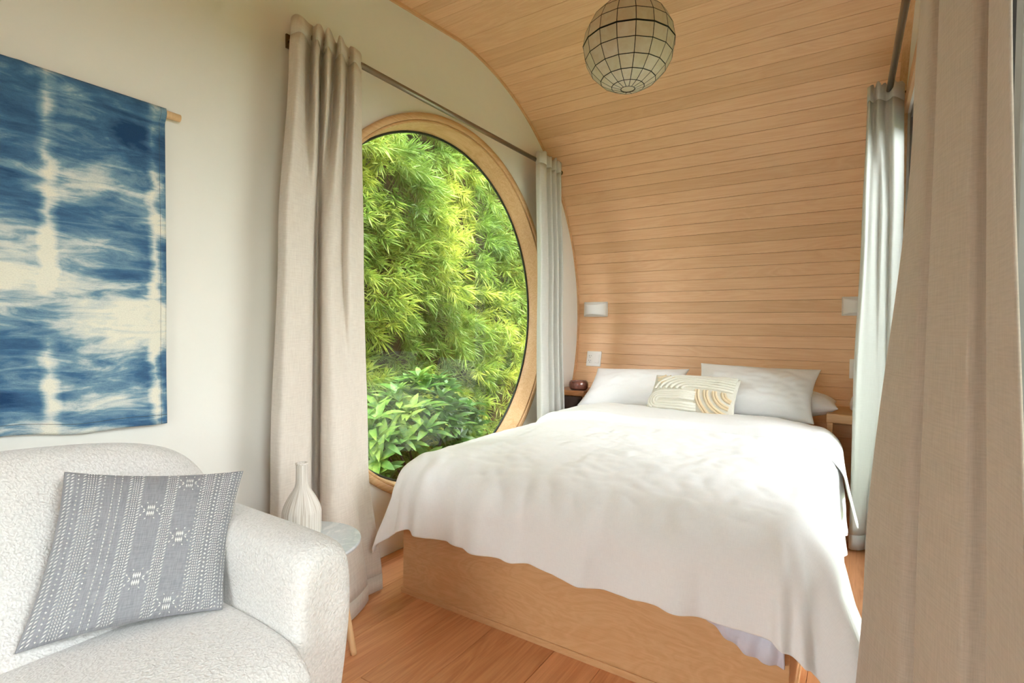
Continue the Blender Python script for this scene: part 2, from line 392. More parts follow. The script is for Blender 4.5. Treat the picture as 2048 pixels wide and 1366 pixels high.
# outer roof skin (planks are fixed to its inner face)
ring_i = [(p[0], p[1]) for p in PROF[::6]] + [tuple(PROF[-1])]
def off_prof(d):
    out = []
    R = np.array(ring_i)
    for i in range(len(R)):
        t = R[min(i + 1, len(R) - 1)] - R[max(i - 1, 0)]; t /= np.hypot(*t); nn = np.array([-t[1], t[0]])
        out.append(R[i] + nn * d)
    return out
ri, ro = off_prof(.017), off_prof(.16)
loop = lambda x: [(x, p[0], p[1]) for p in ri] + [(x, p[0], p[1]) for p in ro[::-1]]
struct(part('roof', loft([loop(-2.0), loop(.46)]), dark_gap, None, smooth=False))  # unseen right overhang, its reach chosen for the sun and sky let in

def wall_with_hole(x0, x1, outer, inner, c):
    outer = np.array(outer); inner = np.array(inner); c = np.array(c)
    def hit(poly, a):
        d = np.array([math.cos(a), math.sin(a)]); best = 0
        for i in range(len(poly)):
            p = poly[i] - c; e = poly[(i + 1) % len(poly)] - poly[i]; den = d[0] * e[1] - d[1] * e[0]
            if abs(den) < 1e-12: continue
            t = (p[0] * e[1] - p[1] * e[0]) / den; s = (p[0] * d[1] - p[1] * d[0]) / den
            if t > 0 and -1e-6 <= s <= 1 + 1e-6: best = max(best, t)
        return c + d * best
    ang = sorted(set(round(math.atan2(*(p - c)[::-1]), 6) for p in np.concatenate([outer, inner])))
    O = [hit(outer, a) for a in ang]; I = [hit(inner, a) for a in ang]; n = len(ang)
    V = [(x, p[0], p[1]) for x in (x0, x1) for L in (O, I) for p in L]; F = []
    for k in range(n):
        j = (k + 1) % n
        F += [(k, j, n + j, n + k), (2 * n + k, 3 * n + k, 3 * n + j, 2 * n + j), (k, 2 * n + k, 2 * n + j, j), (n + k, n + j, 3 * n + j, 3 * n + k)]
    return np.array(V), F
outl = [tuple(p) for p in PROF[::8]] + [(PROF[-1][0], 0.0), (YB, 0.0)]
WC = (2.205, 1.158)
circ = lambda r, n=128: [(WC[0] + r * math.cos(2 * PI * k / n), WC[1] + r * math.sin(2 * PI * k / n)) for k in range(n)]
struct(part('wall_left', wall_with_hole(XL, XL - .12, outl, circ(.988), WC), plaster, None, smooth=False))
DY0, DY1, DZ1 = -.20, 3.06, 2.08
struct(part('wall_right', wall_with_hole(XR, XR + .12, outl, [(DY0, .0005), (DY1, .0005), (DY1, DZ1), (DY0, DZ1)], (.9, 1.0)), plaster, None, smooth=False))
# front wall behind the camera; its unseen picture window is placed and sized for light
bz = PROF[0][1]
fw = [box(XL, XR, YB - .12, YB, 0, .35), box(XL, XR, YB - .12, YB, 1.6, bz), box(XL, XL + .75, YB - .12, YB, .35, 1.6), box(XR - .2, XR, YB - .12, YB, .35, 1.6)]
struct(part('wall_front', join(*fw), plaster, None, smooth=False))
w2 = struct(root('window_2', 'unseen picture window behind the viewer, sized for the room light', None, (-.8, YB - .06, .35)))
part('window_frame', join(box(XL + .75, XR - .2, YB - .09, YB - .03, .35, .40), box(XL + .75, XR - .2, YB - .09, YB - .03, 1.55, 1.6), box(XL + .75, XL + .80, YB - .09, YB - .03, .4, 1.55), box(XR - .25, XR - .2, YB - .09, YB - .03, .4, 1.55)), frame_m, w2, smooth=False)
part('pane', box(XL + .80, XR - .25, YB - .065, YB - .06, .40, 1.55), glass_m, w2, smooth=False)
# thin wood trim where plaster meets planks
def trim_strip(name, xa, xb):
    a = [(p[0], p[1]) for p in PROF[::6]]; A = np.array(a); rows = []
    for i in range(len(A)):
        t = A[min(i + 1, len(A) - 1)] - A[max(i - 1, 0)]; t /= np.hypot(*t); nn = np.array([t[1], -t[0]])
        p0 = A[i] - nn * .002; p1 = A[i] + nn * .012
        rows.append([(xa, *p0), (xb, *p0), (xb, *p1), (xa, *p1)])
    struct(part(name, loft(rows), trim_m, None, smooth=False))
trim_strip('trim_1', XL - .001, XL + .012); trim_strip('trim_2', XR - .03, XR + .001)

# floor: wide boards, one object each
floor_o = struct(root('floor', 'wide oak floor boards', None, (0, 0, 0)))
xs = [-1.80, -1.585, -1.405, -1.226, -1.048, -.804, -.642, -.46, -.28, -.10, .08, .185]
for i in range(len(xs) - 1):
    cuts = sorted([YB, YB + .6 + .5 * ((i * 37) % 5) / 5, .30 + .9 * ((i * 23) % 7) / 7 if i != 5 else 1.0, 3.22])
    for a, c in zip(cuts[:-1], cuts[1:]):
        bv = box(xs[i] + .0006, xs[i + 1] - .0006, a + .0006, c - .0006, -.02, 0, .0016)
        part('floor_board', bv, floor_m, floor_o, smooth=False)
struct(part('subfloor', box(XL - .18, .35, YB - .12, 3.3, -.30, -.0205), roof_m, None, smooth=False))

# round window
w1 = struct(root('window_1', 'large round window with blond timber frame', None, (XL, WC[0], WC[1] - .99)))
c3 = (XL, WC[0], WC[1])
part('outer_ring', lathe([(.9875, -.10), (.9895, .012), (.9885, .0155), (.962, .0155), (.959, .012), (.958, -.10)], c3, 128, 'x', True), frame_m, w1)
part('inner_ring', lathe([(.9575, -.106), (.9575, .004), (.955, .007), (.9465, .007), (.944, .004), (.941, -.03), (.939, -.032), (.9275, -.10), (.9265, -.106), (.957, -.106)], c3, 128, 'x', True), frame_m, w1)
part('gasket', lathe([(.927, -.106), (.927, -.098), (.9165, -.098), (.9165, -.106)], c3, 128, 'x', True), gasket_m, w1, label='dark rubber gasket around the glass')
n = 128
part('pane', (np.array([(XL - .102, WC[0] + .918 * math.cos(2 * PI * k / n), WC[1] + .918 * math.sin(2 * PI * k / n)) for k in range(n)]), [tuple(range(n))]), double_m, w1, smooth=False)

# sliding glass door in the right wall (two panels slid apart, grey metal frames)
d1 = struct(root('door_1', 'grey metal framed sliding glass doors behind the curtains', None, (XR + .06, .9, 0)))
def door_panel(y0, y1, x):
    w = .055
    for bx in (box(x, x + .035, y0, y0 + w, 0.03, DZ1 - .03, .003), box(x, x + .035, y1 - w, y1, 0.03, DZ1 - .03, .003), box(x, x + .035, y0 + w, y1 - w, 0.03, .11, .003), box(x, x + .035, y0 + w, y1 - w, DZ1 - .1, DZ1 - .03, .003)):
        part('door_rail', bx, grey_m, d1, smooth=False)
    part('pane', box(x + .015, x + .019, y0 + w, y1 - w, .11, DZ1 - .1), glass_m, d1, smooth=False)
door_panel(DY0 + .03, .62, XR + .03); door_panel(.57, 1.84, XR + .07); door_panel(1.80, DY1 - .03, XR + .03)
part('track', join(box(XR + .01, XR + .115, DY0, DY1, 0.001, .03), box(XR + .01, XR + .115, DY0, DY1, DZ1 - .03, DZ1), box(XR + .01, XR + .115, DY0, DY0 + .03, .03, DZ1 - .03), box(XR + .01, XR + .115, DY1 - .03, DY1, .03, DZ1 - .03)), grey_m, d1, smooth=False)
# wood casing seen past the far curtain
struct(part('trim_3', join(box(XR - .014, XR, DY1 - .005, DY1 + .035, 0, DZ1 + .07), box(XR - .014, XR, DY0 - .07, DY1 - .005, DZ1, DZ1 + .07)), trim_m, None, smooth=False))
struct(part('trim_4', box(.166, .214, .895, .93, 0, DZ1 - .001, .003), dkgrey_m, None, smooth=False))

# outside
struct(part('ground', (np.array([(-30, -30, -.36), (30, -30, -.36), (30, 30, -.36), (-30, 30, -.36)], float), [(0, 1, 2, 3)]), ground_m, None, smooth=False))
struct(part('low_sky_block', join(box(4.6, 4.9, -6, 8, -.36, 1.7), box(-6, 4.6, -6.3, -6, -.36, 1.2)), core_m, None, smooth=False))  # unseen blocks added to cut low sky light and darken the upper wall
struct(part('unseen_lawn', box(.36, 6.0, -5, 6, -.36, -.10, .01), low_bounce_m, None, smooth=False))  # unseen ground added in dark green to cut bounce onto the upper wall

# ------------------------------------------------------------------ bed
BX0, BX1, BY0, BY1 = -1.494, -.122, 1.520, 3.40
bed = root('platform_bed', 'low birch plywood platform bed frame under the white bedding', 'bed', ((BX0 + BX1) / 2, 2.4, 0))
part('front_panel', box(BX0, BX1, BY0, BY0 + .018, .018, .31, .0015), ply_m, bed, smooth=False)
part('side_panel', box(BX0, BX0 + .018, BY0 + .0185, 3.16, .018, .31, .0015), ply_m, bed, smooth=False)
part('side_panel', box(BX1 - .018, BX1, BY0 + .0185, 3.16, .018, .31, .0015), ply_m, bed, smooth=False)
part('base_strip', join(box(BX0 - .005, BX1 + .005, BY0 - .006, BY0 - .0002, 0, .022, .001), box(BX0 - .005, BX0, BY0, 3.14, 0, .022, .001), box(BX1, BX1 + .005, BY0, 3.14, 0, .022, .001)), ply_m, bed, smooth=False)
part('deck', box(BX0 + .018, BX1 - .018, BY0 + .018, BY1, .285, .306), ply_m, bed, smooth=False)
mt_ = box(BX0 + .012, BX1 - .012, BY0 + .012, BY1 - .02, .311, .528, .045)
thing_mesh('mattress', mt_, duvet_m, 'white mattress lying on the plywood platform under the duvet', 'mattress', uv=[(p[0], p[1]) for p in mt_[0]])

TOP = .560
HEM_N = lambda s: .018 * nz(s * 3.1, 4.2) + .010 * nz(s * 9.0, 1.1)
CX0, CX1, CYF, CYH = BX0 + .10, BX1 - .035, BY0 + .08, 2.99
def drape(du, dv, r, flare, top):
    """du, dv: cloth length past the edge; returns horizontal offset and height drop"""
    d = math.hypot(du, dv)
    if d < 1e-9: return 0., 0., 0.
    if d < r * PI / 2: h = r * math.sin(d / r); z = r * (1 - math.cos(d / r))
    else:
        e = d - r * PI / 2; h = r + e * flare; z = r + e * math.sqrt(1 - flare * flare)
    return h, z, d
def puff(x, y):
    ux = min(1, max(0, (x - CX0) / .22), max(0, (CX1 - x) / .22)); uy = min(1, max(0, (y - CYF) / .3))
    w = math.sin(min(1, ux) * PI / 2) * math.sin(uy * PI / 2)
    return .024 * w
def wrinkle(x, y):
    w = .0065 * nz(x * 5 + 3, y * 4, .3) + .0060 * abs(nz(x * 11 + y * 6, y * 9 - x * 4, 2.)) + .0026 * nz(x * 26, y * 24, 5.)
    dd = math.hypot((x + .95) / .45, (y - 2.25) / .35)
    w += .0075 * max(0, 1 - dd) * abs(nz(x * 22, y * 20, 8.))
    return w
DL, DR, DF = .34, .50, .36
def duvet_pt(u, v):
    cu = CX0 - DL + u * (CX1 - CX0 + DL + DR); cv = CYF - DF + v * (CYH - CYF + DF)
    x = min(max(cu, CX0), CX1); y = max(cv, CYF)
    du = cu - x; dv = cv - y
    if du > 0: k_ = min(1, max(0, (1.95 - cv) / .40)); fl, r = .07 + .30 * k_, .115 + .03 * k_
    elif du < 0: fl, r = .16, .17
    else: fl, r = .06, .16
    if dv < 0 and du != 0:
        w = abs(du) / (abs(du) + abs(dv)); fl = fl * w + .06 * (1 - w) + (.10 * (1 - abs(2 * w - 1)))
        r = r * w + .16 * (1 - w)
        if du < 0: fl += .10 * (1 - abs(2 * w - 1))
    h, dz, d = drape(du * (1 if du > 0 else 1), dv, r, fl, TOP)
    if d > 0:
        dx, dy = du / d, dv / d
        lo = max(0, (d - .08) / .3)
        along = (x + y) * 1.0 + math.atan2(dy, dx) * .32
        fold = .016 * math.sin(along * 21 + 2.0 * nz(along * 3, 1.7)) + .010 * math.sin(along * 47 + 3 * nz(along * 5, 9.))
        fold *= lo * ((.35 + .9 * min(1, max(0, (1.95 - cv) / .40))) if dx > .3 else .95 if dv < 0 else 1.0)
        h += fold
        px, py = x + dx * h, y + dy * h; z = TOP - dz
        z += .006 * nz(px * 7, py * 7, z * 6) * (1 - min(1, lo)) * min(1, d / .08) + HEM_N(along) * min(1, lo) * 1.0
        nzv = wrinkle(px, py); q_ = min(1, d / .12)
        hw = lo * (.006 * abs(nz(along * 14, z * 5, 2.)) + .004 * nz(along * 30, z * 14, 6.)); px += dx * (nzv * q_ + hw); py += dy * (nzv * q_ + hw); z += nzv * (1 - .5 * q_)
    else:
        px, py, z = x, y, TOP + puff(x, y) + wrinkle(x, y)
    if z < .035:
        e = .035 - z; z = .030 + .008 * nz(px * 9, py * 9); px += .12 * e
    return (px, py, z)
dv_o = root('duvet', 'plump white duvet spread over the bed and hanging over its foot', 'duvet', ((BX0 + BX1) / 2, 2.3, .31))
g = grid(duvet_pt, 230, 210, 2.2, 2.2)
part('cover', g, duvet_m, dv_o, mods=(('sol', .006, -1), ('sub', 1)))
def fold_pt(u, v):
    cu = CX0 - .24 + u * (CX1 - CX0 + .24 + .345); cv = 2.585 + v * .42
    cv += .012 * nz(cu * 3, 2.2)
    x = min(max(cu, CX0), CX1); du = cu - x
    h, dz, d = drape(du, 0, .118 if du > 0 else .17, .10 if du > 0 else .16, TOP)
    sg = 1 if du > 0 else -1
    e = v / .045; lip = .032 * min(1, math.sin(min(1, e) * PI / 2)) - (.016 if v == 0 else 0)
    px = x + sg * h; y = cv
    z = TOP + puff(x, y) - dz + lip * max(.35, 1 - d * 2) + wrinkle(px * 1.1 + 4, y) * .8 + .004
    if du > 0:
        k = max(0, (du - .1) / .3); px += .006 + .06 * k * (1 - v); y -= .14 * k * (1 - v); z += .03 * k * v
    return (px, y, z)
part('turned_back_edge', grid(fold_pt, 130, 40, 2.0, .6), duvet_m, dv_o, mods=(('sol', .008, -1), ('sub', 1)))
# bunched sheet hanging below the duvet hem at the foot
def sheet_pt(u, v):
    x = -.335 + .205 * u; zt = .32; zb = .212 - .028 * math.sin(u * PI) * 1.0 + .02 * (1 - u) * 2 * (1 - u)
    zb = .285 - .085 * math.sin(min(1, u * 1.25) * PI * .5)
    z = zt + (zb - zt) * v
    return (x, 1.488 - .022 * math.sin(v * PI) + .007 * math.sin(u * 26 + 3 * v) + .004 * nz(u * 12, v * 5), z)
thing_mesh('bed_sheet', grid(sheet_pt, 60, 16, .5, .3), sheet_m, 'pale lavender gathered sheet edge peeking out below the duvet at the foot', 'sheet', mods=(('sol', .006), ('sub', 1)))

def pillow_mesh(P, thick, n=28, pinch=.9, seed=0, wr=.006, sag=0.0, back=1.0):
    """P: four corners TL, TR, BL, BR; puffed both ways along the normal"""
    TL, TR, BL, BR = [np.array(p, float) for p in P]
    nrm = np.cross(TR - TL, BL - TL); nrm /= np.linalg.norm(nrm); nrm = -nrm if nrm[1] > 0 and abs(nrm[1]) > .3 else nrm
    V, F, U = [], [], []
    def surf(u, v, s):
        ee = .035 * (4 * u * (1 - u)) ; ev = .035 * (4 * v * (1 - v))
        uu = u + (ev * (.5 - u) * 2) * pinch; vv = v + (ee * (.5 - v) * 2) * pinch
        p = (TL * (1 - uu) + TR * uu) * (1 - vv) + (BL * (1 - uu) + BR * uu) * vv
        a = max(0, 1 - (2 * u - 1) ** 2); b = max(0, 1 - (2 * v - 1) ** 2)
        h = thick * (a ** .55) * (b ** .55) * (1 + .25 * (v - .5) * sag)
        h += (wr * nz(u * 5 + seed, v * 5, seed) + wr * .8 * abs(nz(u * 10 + seed, v * 3, 3)) + wr * .5 * nz(u * 16, v * 14 + seed)) * min(1, 3 * a * b)
        return p + nrm * s * h
    for s in (1, -back):
        k = len(V)
        for j in range(n + 1):
            for i in range(n + 1):
                u, v = i / n, j / n; V.append(surf(u, v, s)); U.append((u, v))
        for j in range(n):
            for i in range(n):
                q = (k + j * (n + 1) + i, k + j * (n + 1) + i + 1, k + (j + 1) * (n + 1) + i + 1, k + (j + 1) * (n + 1) + i)
                F.append(q if s < 0 else q[::-1])
    return (np.array(V), F, U), surf, nrm
def weld(o, d=.0006):
    bm = bmesh.new(); bm.from_mesh(o.data); bmesh.ops.remove_doubles(bm, verts=bm.verts, dist=d); bmesh.ops.recalc_face_normals(bm, faces=bm.faces); bm.to_mesh(o.data); bm.free()
pl, _, _ = pillow_mesh([(-1.50, 3.40, .800), (-.86, 3.40, .825), (-1.575, 3.22, .545), (-.86, 3.20, .575)], .075, 32, 1.3, 1.3, .012)
weld(thing_mesh('bed_pillow', pl, duvet_m, 'plain white pillow leaning at the left, beside the live edge nightstand', 'pillow', 'white bed pillows', mods=(('sub', 1),)))
pl, _, _ = pillow_mesh([(-.775, 3.26, .875), (-.140, 3.34, .860), (-.80, 3.06, .575), (-.155, 3.10, .585)], .085, 32, 1.3, 5.1, .016)
weld(thing_mesh('bed_pillow', pl, duvet_m, 'large creased white pillow leaning at the right of the patterned cushion', 'pillow', 'white bed pillows', mods=(('sub', 1),)))
pl, _, _ = pillow_mesh([(-.56, 3.53, .67), (-.07, 3.53, .67), (-.56, 3.24, .645), (-.055, 3.24, .66)], .080, 28, .8, 9.7, .008)
weld(thing_mesh('bed_pillow', pl, duvet_m, 'white pillow lying flat behind the creased one, poking out over the nightstand', 'pillow', 'white bed pillows', mods=(('sub', 1),)))

# lumbar cushion with tufted arcs
lum = root('lumbar_cushion', 'small cream lumbar cushion with tufted arches in front of the white pillows', 'cushion', (-.76, 3.0, .59))
lp, lsurf, ln_ = pillow_mesh([(-.985, 3.09, .800), (-.50, 3.06, .800), (-1.015, 2.965, .605), (-.515, 2.945, .600)], .058, 28, .6, 2.2, .002)
weld(part('cushion_cover', lp, lumbar_m, lum, mods=(('sub', 1),)))
def on_surf(surf, nrm, pts, lift): return [surf(min(max(u, .012), .988), min(max(v, .02), .98), 1) + nrm * lift for u, v in pts]
def ridge(pts, r, mat, name='tufted_ridge', lab=None):
    P = on_surf(lsurf, ln_, pts, r * .35)
    part(name, tube(P, [r * (1 + .18 * nz(i * 1.7, r * 999)) for i in range(len(P))], 6), mat, lum, label=lab)
def arc_path(cx, cy, rx, ry, a0, a1, n=22): return [(cx + rx * math.cos(math.radians(a0 + (a1 - a0) * k / n)), cy - ry * math.sin(math.radians(a0 + (a1 - a0) * k / n))) for k in range(n + 1)]
ASP = .485 / .215
for r_ in (.10, .17, .24, .31, .38, .45):          # upper arches that run on to the right edge
    pts = arc_path(.50, .47, r_ * .95, r_ * 1.02, 180, 90) + [(.50 + .46 * k / 14, .47 - r_ * 1.02 + .03 * k / 14) for k in range(1, 15)]
    ridge(pts, .0085, tuft_m)
for r_ in (.10, .20, .30, .40):                    # lower nested U turning at the left edge
    pts = [(.58, .76 - r_ * .55 + .02), (.4, .75 - r_ * .55)] + [(.16 - .14 * r_ * 2.2 * math.sin(math.radians(a)), .76 - r_ * .55 * math.cos(math.radians(a))) for a in range(0, 181, 15)] + [(.4, .77 + r_ * .55), (.60, .78 + r_ * .55)]
    pts = [p for p in pts if p[1] < .97]
    if len(pts) > 3: ridge(pts, .0085, tuft_m)
for k, r_ in enumerate((.36, .27, .18, .09)):      # golden quarter arches at lower right
    for dd in (0, .028):
        ridge(arc_path(1.0 - .02, .46, (r_ + dd) * 1.05, (r_ + dd) * 1.9, 180, 258, 16), .0070, tuft_gold_m, lab='golden tufted arch')
for r_ in (.05, .10, .15):                         # golden arcs in the top left corner
    ridge(arc_path(.02, .02, r_ * 1.3 + .06, r_ * 1.8 + .03, 285, 350, 12), .0055, tuft_gold_m, lab='golden tufted corner arc')

# ------------------------------------------------------------------ nightstands and what stands on them
ns_r = root('nightstand', 'thick oak shelf nightstand with square legs right of the bed by the pale curtain', 'nightstand', (.03, 3.38, 0))
part('top', box(-.115, .165, 3.20, 3.575, .590, .637, .003), shelf_m, ns_r, smooth=False)
for (a, b_) in ((-.112, 3.205), (.135, 3.205)):
    part('leg', box(a, a + .028, b_, b_ + .028, .078, .590, .002), shelf_m, ns_r, smooth=False)
dif = lathe([(.0, 0), (.036, 0), (.041, .006), (.042, .03), (.036, .062), (.024, .085), (.014, .098), (.008, .102), (0, .102)], (.028, 3.44, .638), 32)
thing_mesh('diffuser', dif, white_m, 'white rounded diffuser on the oak shelf, half hidden by the pale curtain', 'diffuser')
ns_l = root('nightstand', 'live edge wooden nightstand with a dark base left of the bed', 'nightstand', (-1.65, 3.38, 0))
def live_top():
    out = []
    n = 40
    for z, s in ((.598, .93), (.606, .985), (.628, 1.0), (.640, .99)):
        r = []
        for k in range(n):
            a = 2 * PI * k / n; w = 1 + .06 * nz(math.cos(a) * 2, math.sin(a) * 2, z * 6) + .03 * nz(math.cos(a) * 7, math.sin(a) * 7, z * 40)
            x = -1.655 + (abs(math.cos(a)) ** .7) * math.copysign(.135, math.cos(a)) * w * s
            y = 3.43 + (abs(math.sin(a)) ** .7) * math.copysign(.135, math.sin(a)) * w * s
            r.append((x, y, z))
        out.append(r)
    return loft(out)
part('slab_top', live_top(), live_m, ns_l, smooth=False)
rings = []
for j in range(9):
    z = .225 + .373 * j / 8; rings.append([(-1.655 + (.09 + .010 * nz(math.cos(a) * 3, math.sin(a) * 3, z * 5)) * math.cos(a), 3.30 + (.055 + .010 * nz(math.cos(a) * 3 + 5, math.sin(a) * 3, z * 5)) * math.sin(a), z) for a in [2 * PI * k / 28 for k in range(28)]])
part('base', loft(rings), bark_m, ns_l, label='dark base')
cd = root('candle_holder', 'squat copper brown glass candle holder on the live edge nightstand', 'candle holder', (-1.625, 3.37, .641))
part('bowl', lathe([(0, .001), (.052, .001), (.062, .005), (.066, .014), (.069, .032), (.066, .052), (.060, .062), (.057, .062), (.060, .050), (.062, .03), (.058, .016), (0, .014)], (-1.625, 3.37, .641), 40), amber_m, cd)
part('candle', lathe([(0, .0145), (.054, .0145), (.054, .036), (.045, .038), (0, .038)], (-1.625, 3.37, .641), 32), white_m, cd, label='pale wax inside')
part('foot', lathe([(0, 0), (.054, 0), (.056, .0035), (.05, .005), (0, .005)], (-1.625, 3.37, .641), 32), slot_m, cd, label='dark foot')

# ------------------------------------------------------------------ wall sconces and outlets
def wall_y(z): return CY + RA * math.sqrt(max(0, 1 - ((z - CZ) / RB) ** 2))
def sconce(xc, label):
    z0, z1, w = 1.163, 1.275, .094; yb_ = wall_y(1.219) - .002
    r = root('wall_sconce', label, 'wall lamp', (xc, yb_, 1.16), 'ceramic bedside sconces')
    part('back_plate', box(xc - w, xc + w, yb_ - .012, yb_ + .006, z0, z1, .003), white_m, r, smooth=False)
    def fr(u, v):
        s = 2 * u - 1; dip = .020 * (1 - s * s)
        z = (z0 + .004 + dip * .55) * (1 - v) + (z1 - .004 - dip) * v
        return (xc + s * (w - .004), yb_ - .012 - .062 * (1 - s * s) ** .6, z)
    part('front_shield', grid(fr, 28, 8), white_m, r, mods=(('sol', .004, 0),))
    part('lamp_socket', lathe([(0, -.02), (.014, -.02), (.014, .012), (.010, .018), (0, .018)], (xc, yb_ - .032, 1.219), 20), plate_m, r)
sconce(-1.648, 'white curved ceramic wall sconce at the left, above the outlet plate')
sconce(.027, 'white curved ceramic wall sconce at the right, half behind the pale curtain')
def plate(xc, zc, label, w, duplex):
    y = wall_y(zc) - .001; tilt = math.atan2(wall_y(zc + .04) - wall_y(zc - .04), .08)
    r = root('outlet_plate', label, 'outlet', (xc, y, zc - .055), 'white switch and outlet plates')
    Rm = np.array(Matrix.Rotation(-tilt, 3, 'X'))
    def pl_(bx): v, f = bx; return (np.asarray(v) @ Rm.T + np.array([xc, y, zc]), f)
    part('cover_plate', pl_(box(-w, w, -.007, .004, -.057, .057, .002)), plate_m, r, smooth=False)
    xs_ = (-w / 2, w / 2) if duplex else (0,)
    sw = xs_[-1]
    part('rocker_switch', pl_(box(sw - .0165, sw + .0165, -.0105, -.0065, -.033, .033, .0015)), plate_m, r, smooth=False)
    if duplex:
        rec = part('receptacle', pl_(box(xs_[0] - .0165, xs_[0] + .0165, -.0095, -.0065, -.033, .033, .0012)), plate_m, r, smooth=False)
        for zz in (-.018, .018):
            for dx, h in ((-.007, .009), (.007, .007)):
                part('slot', pl_(box(xs_[0] + dx - .0014, xs_[0] + dx + .0014, -.0099, -.0094, zz - h / 2 + .003, zz + h / 2 + .003)), slot_m, rec, smooth=False)
            part('slot', pl_(box(xs_[0] - .0025, xs_[0] + .0025, -.0099, -.0094, zz - .0115, zz - .0070)), slot_m, rec, smooth=False)
plate(-1.648, .845, 'white double plate with power sockets and a rocker switch, below the left sconce', .058, True)
plate(.015, .850, 'white switch plate by the right nightstand, partly behind the pale curtain', .036, False)

# ------------------------------------------------------------------ curtains
def curtain(name, label, rows, mat, nu=150, nv=64, amp=.0, group=None, hemtag=.09, zt=None):
    """rows: list of (z, [(x, y)...]) from the top down, same number of points each"""
    zs = [r[0] for r in rows]; P = [np.array(r[1], float) for r in rows]
    zspan = zs[0] - zs[-1]
    def pt(u, v):
        z = zs[0] - v * zspan
        t = np.interp(-z, [-q for q in zs], np.arange(len(zs)))
        i = min(int(t), len(zs) - 2); f = t - i; f = f * f * (3 - 2 * f) if len(zs) > 2 else f
        a = catmull(P[i], u); b = catmull(P[i + 1], u); p = a * (1 - f) + b * f
        w = amp * nz(u * 9, z * 1.4, 3.3) * min(1, v * 4)
        zz = z
        if v < .02: zz += .008 * math.sin(u * 40)
        return (p[0] + w, p[1] + w * .5, zz)
    L = sum(np.hypot(*np.diff(P[-1], axis=0).T))
    g = grid(pt, nu, nv, L, zspan)
    rt = root(name, label, 'curtain', (float(P[-1][:, 0].mean()), float(P[-1][:, 1].mean()), zs[-1]), group)
    V, F, U = g
    nh = max(2, int(.075 / zspan * nv)); nb = max(2, int(hemtag / zspan * nv))
    def sub(j0, j1, push):
        V2 = V[j0 * (nu + 1):(j1 + 1) * (nu + 1)].copy(); F2 = []
        for j in range(j1 - j0):
            for i in range(nu): a = j * (nu + 1) + i; F2.append((a, a + 1, a + nu + 2, a + nu + 1))
        return V2, F2, U[j0 * (nu + 1):(j1 + 1) * (nu + 1)]
    part('heading', sub(0, nh, 0), mat, rt, mods=(('sol', .0055, 0),))
    part('panel', sub(nh, nv - nb, 0), mat, rt, mods=(('sol', .003, 0),))
    part('hem', sub(nv - nb, nv, 0), mat, rt, mods=(('sol', .0055, 0),))
    return rt
L_top = [(-1.700,1.154),(-1.655,1.170),(-1.690,1.232),(-1.645,1.222),(-1.690,1.285),(-1.650,1.270),(-1.690,1.340),(-1.650,1.330),(-1.690,1.400),(-1.655,1.400),(-1.700,1.467)]
L_sub = [(-1.700,1.145),(-1.650,1.150),(-1.725,1.245),(-1.645,1.215),(-1.725,1.295),(-1.650,1.270),(-1.725,1.350),(-1.650,1.330),(-1.715,1.410),(-1.655,1.400),(-1.700,1.472)]
L_mid = [(-1.700,1.104),(-1.645,1.104),(-1.655,1.184),(-1.690,1.239),(-1.750,1.294),(-1.740,1.303),(-1.670,1.268),(-1.640,1.285),(-1.680,1.360),(-1.645,1.372),(-1.700,1.490)]
L_low = [(-1.700,1.078),(-1.640,1.075),(-1.645,1.156),(-1.670,1.220),(-1.760,1.299),(-1.750,1.315),(-1.650,1.257),(-1.600,1.276),(-1.610,1.349),(-1.650,1.420),(-1.680,1.501)]
L_bot = [(-1.690,1.050),(-1.620,1.040),(-1.610,1.130),(-1.640,1.190),(-1.730,1.270),(-1.700,1.280),(-1.560,1.180),(-1.490,1.234),(-1.545,1.382),(-1.580,1.385),(-1.571,1.483)]
curtain('curtain', 'oatmeal linen curtain bunched left of the round window, behind the vase', [(2.150, L_top), (2.02, L_sub), (1.36, L_mid), (.50, L_low), (.006, L_bot)], linen_m, 200, 70, .006, 'curtains on the window rod')
R_top = [(-1.700,2.868),(-1.655,2.840),(-1.645,2.900),(-1.680,2.950),(-1.645,2.965),(-1.680,3.015),(-1.645,3.030),(-1.680,3.080),(-1.645,3.095),(-1.690,3.170)]
R_mid = [(-1.700,2.905),(-1.645,2.862),(-1.635,2.930),(-1.678,2.990),(-1.640,3.005),(-1.680,3.060),(-1.635,3.070),(-1.680,3.140),(-1.645,3.150),(-1.690,3.230)]
R_bot = [(-1.700,2.93),(-1.640,2.880),(-1.630,2.960),(-1.672,3.040),(-1.640,3.060),(-1.680,3.120),(-1.635,3.130),(-1.680,3.220),(-1.650,3.230),(-1.690,3.285)]
curtain('curtain', 'pale linen curtain bunched right of the round window, above the bed corner', [(2.165, R_top), (1.3, R_mid), (.02, R_bot)], pale_linen_m, 150, 60, .005, 'curtains on the window rod')
F_top = [(.165,2.98),(.142,2.93),(.122,2.90),(.112,2.925),(.095,2.94),(.080,2.915),(.066,2.90),(.056,2.93),(.045,2.93),(.033,2.90),(.030,2.98),(.06,3.08),(.12,3.12)]
F_up = [(.175,3.0),(.150,2.965),(.135,2.95),(.122,2.965),(.105,2.95),(.092,2.935),(.080,2.945),(.055,2.92),(.040,2.915),(.028,2.895),(.018,2.93),(.03,3.05),(.12,3.14)]
F_mid = [(.178,3.03),(.155,3.00),(.138,2.99),(.125,3.0),(.110,2.975),(.095,2.965),(.080,2.955),(.055,2.935),(.030,2.915),(.012,2.895),(.002,2.93),(.02,3.06),(.12,3.15)]
F_bot = [(.175,3.04),(.15,3.02),(.125,3.0),(.105,3.005),(.085,3.04),(.062,3.06),(.058,3.05),(.04,3.03),(.02,3.02),(.006,3.02),(.0,3.05),(.02,3.12),(.12,3.17)]
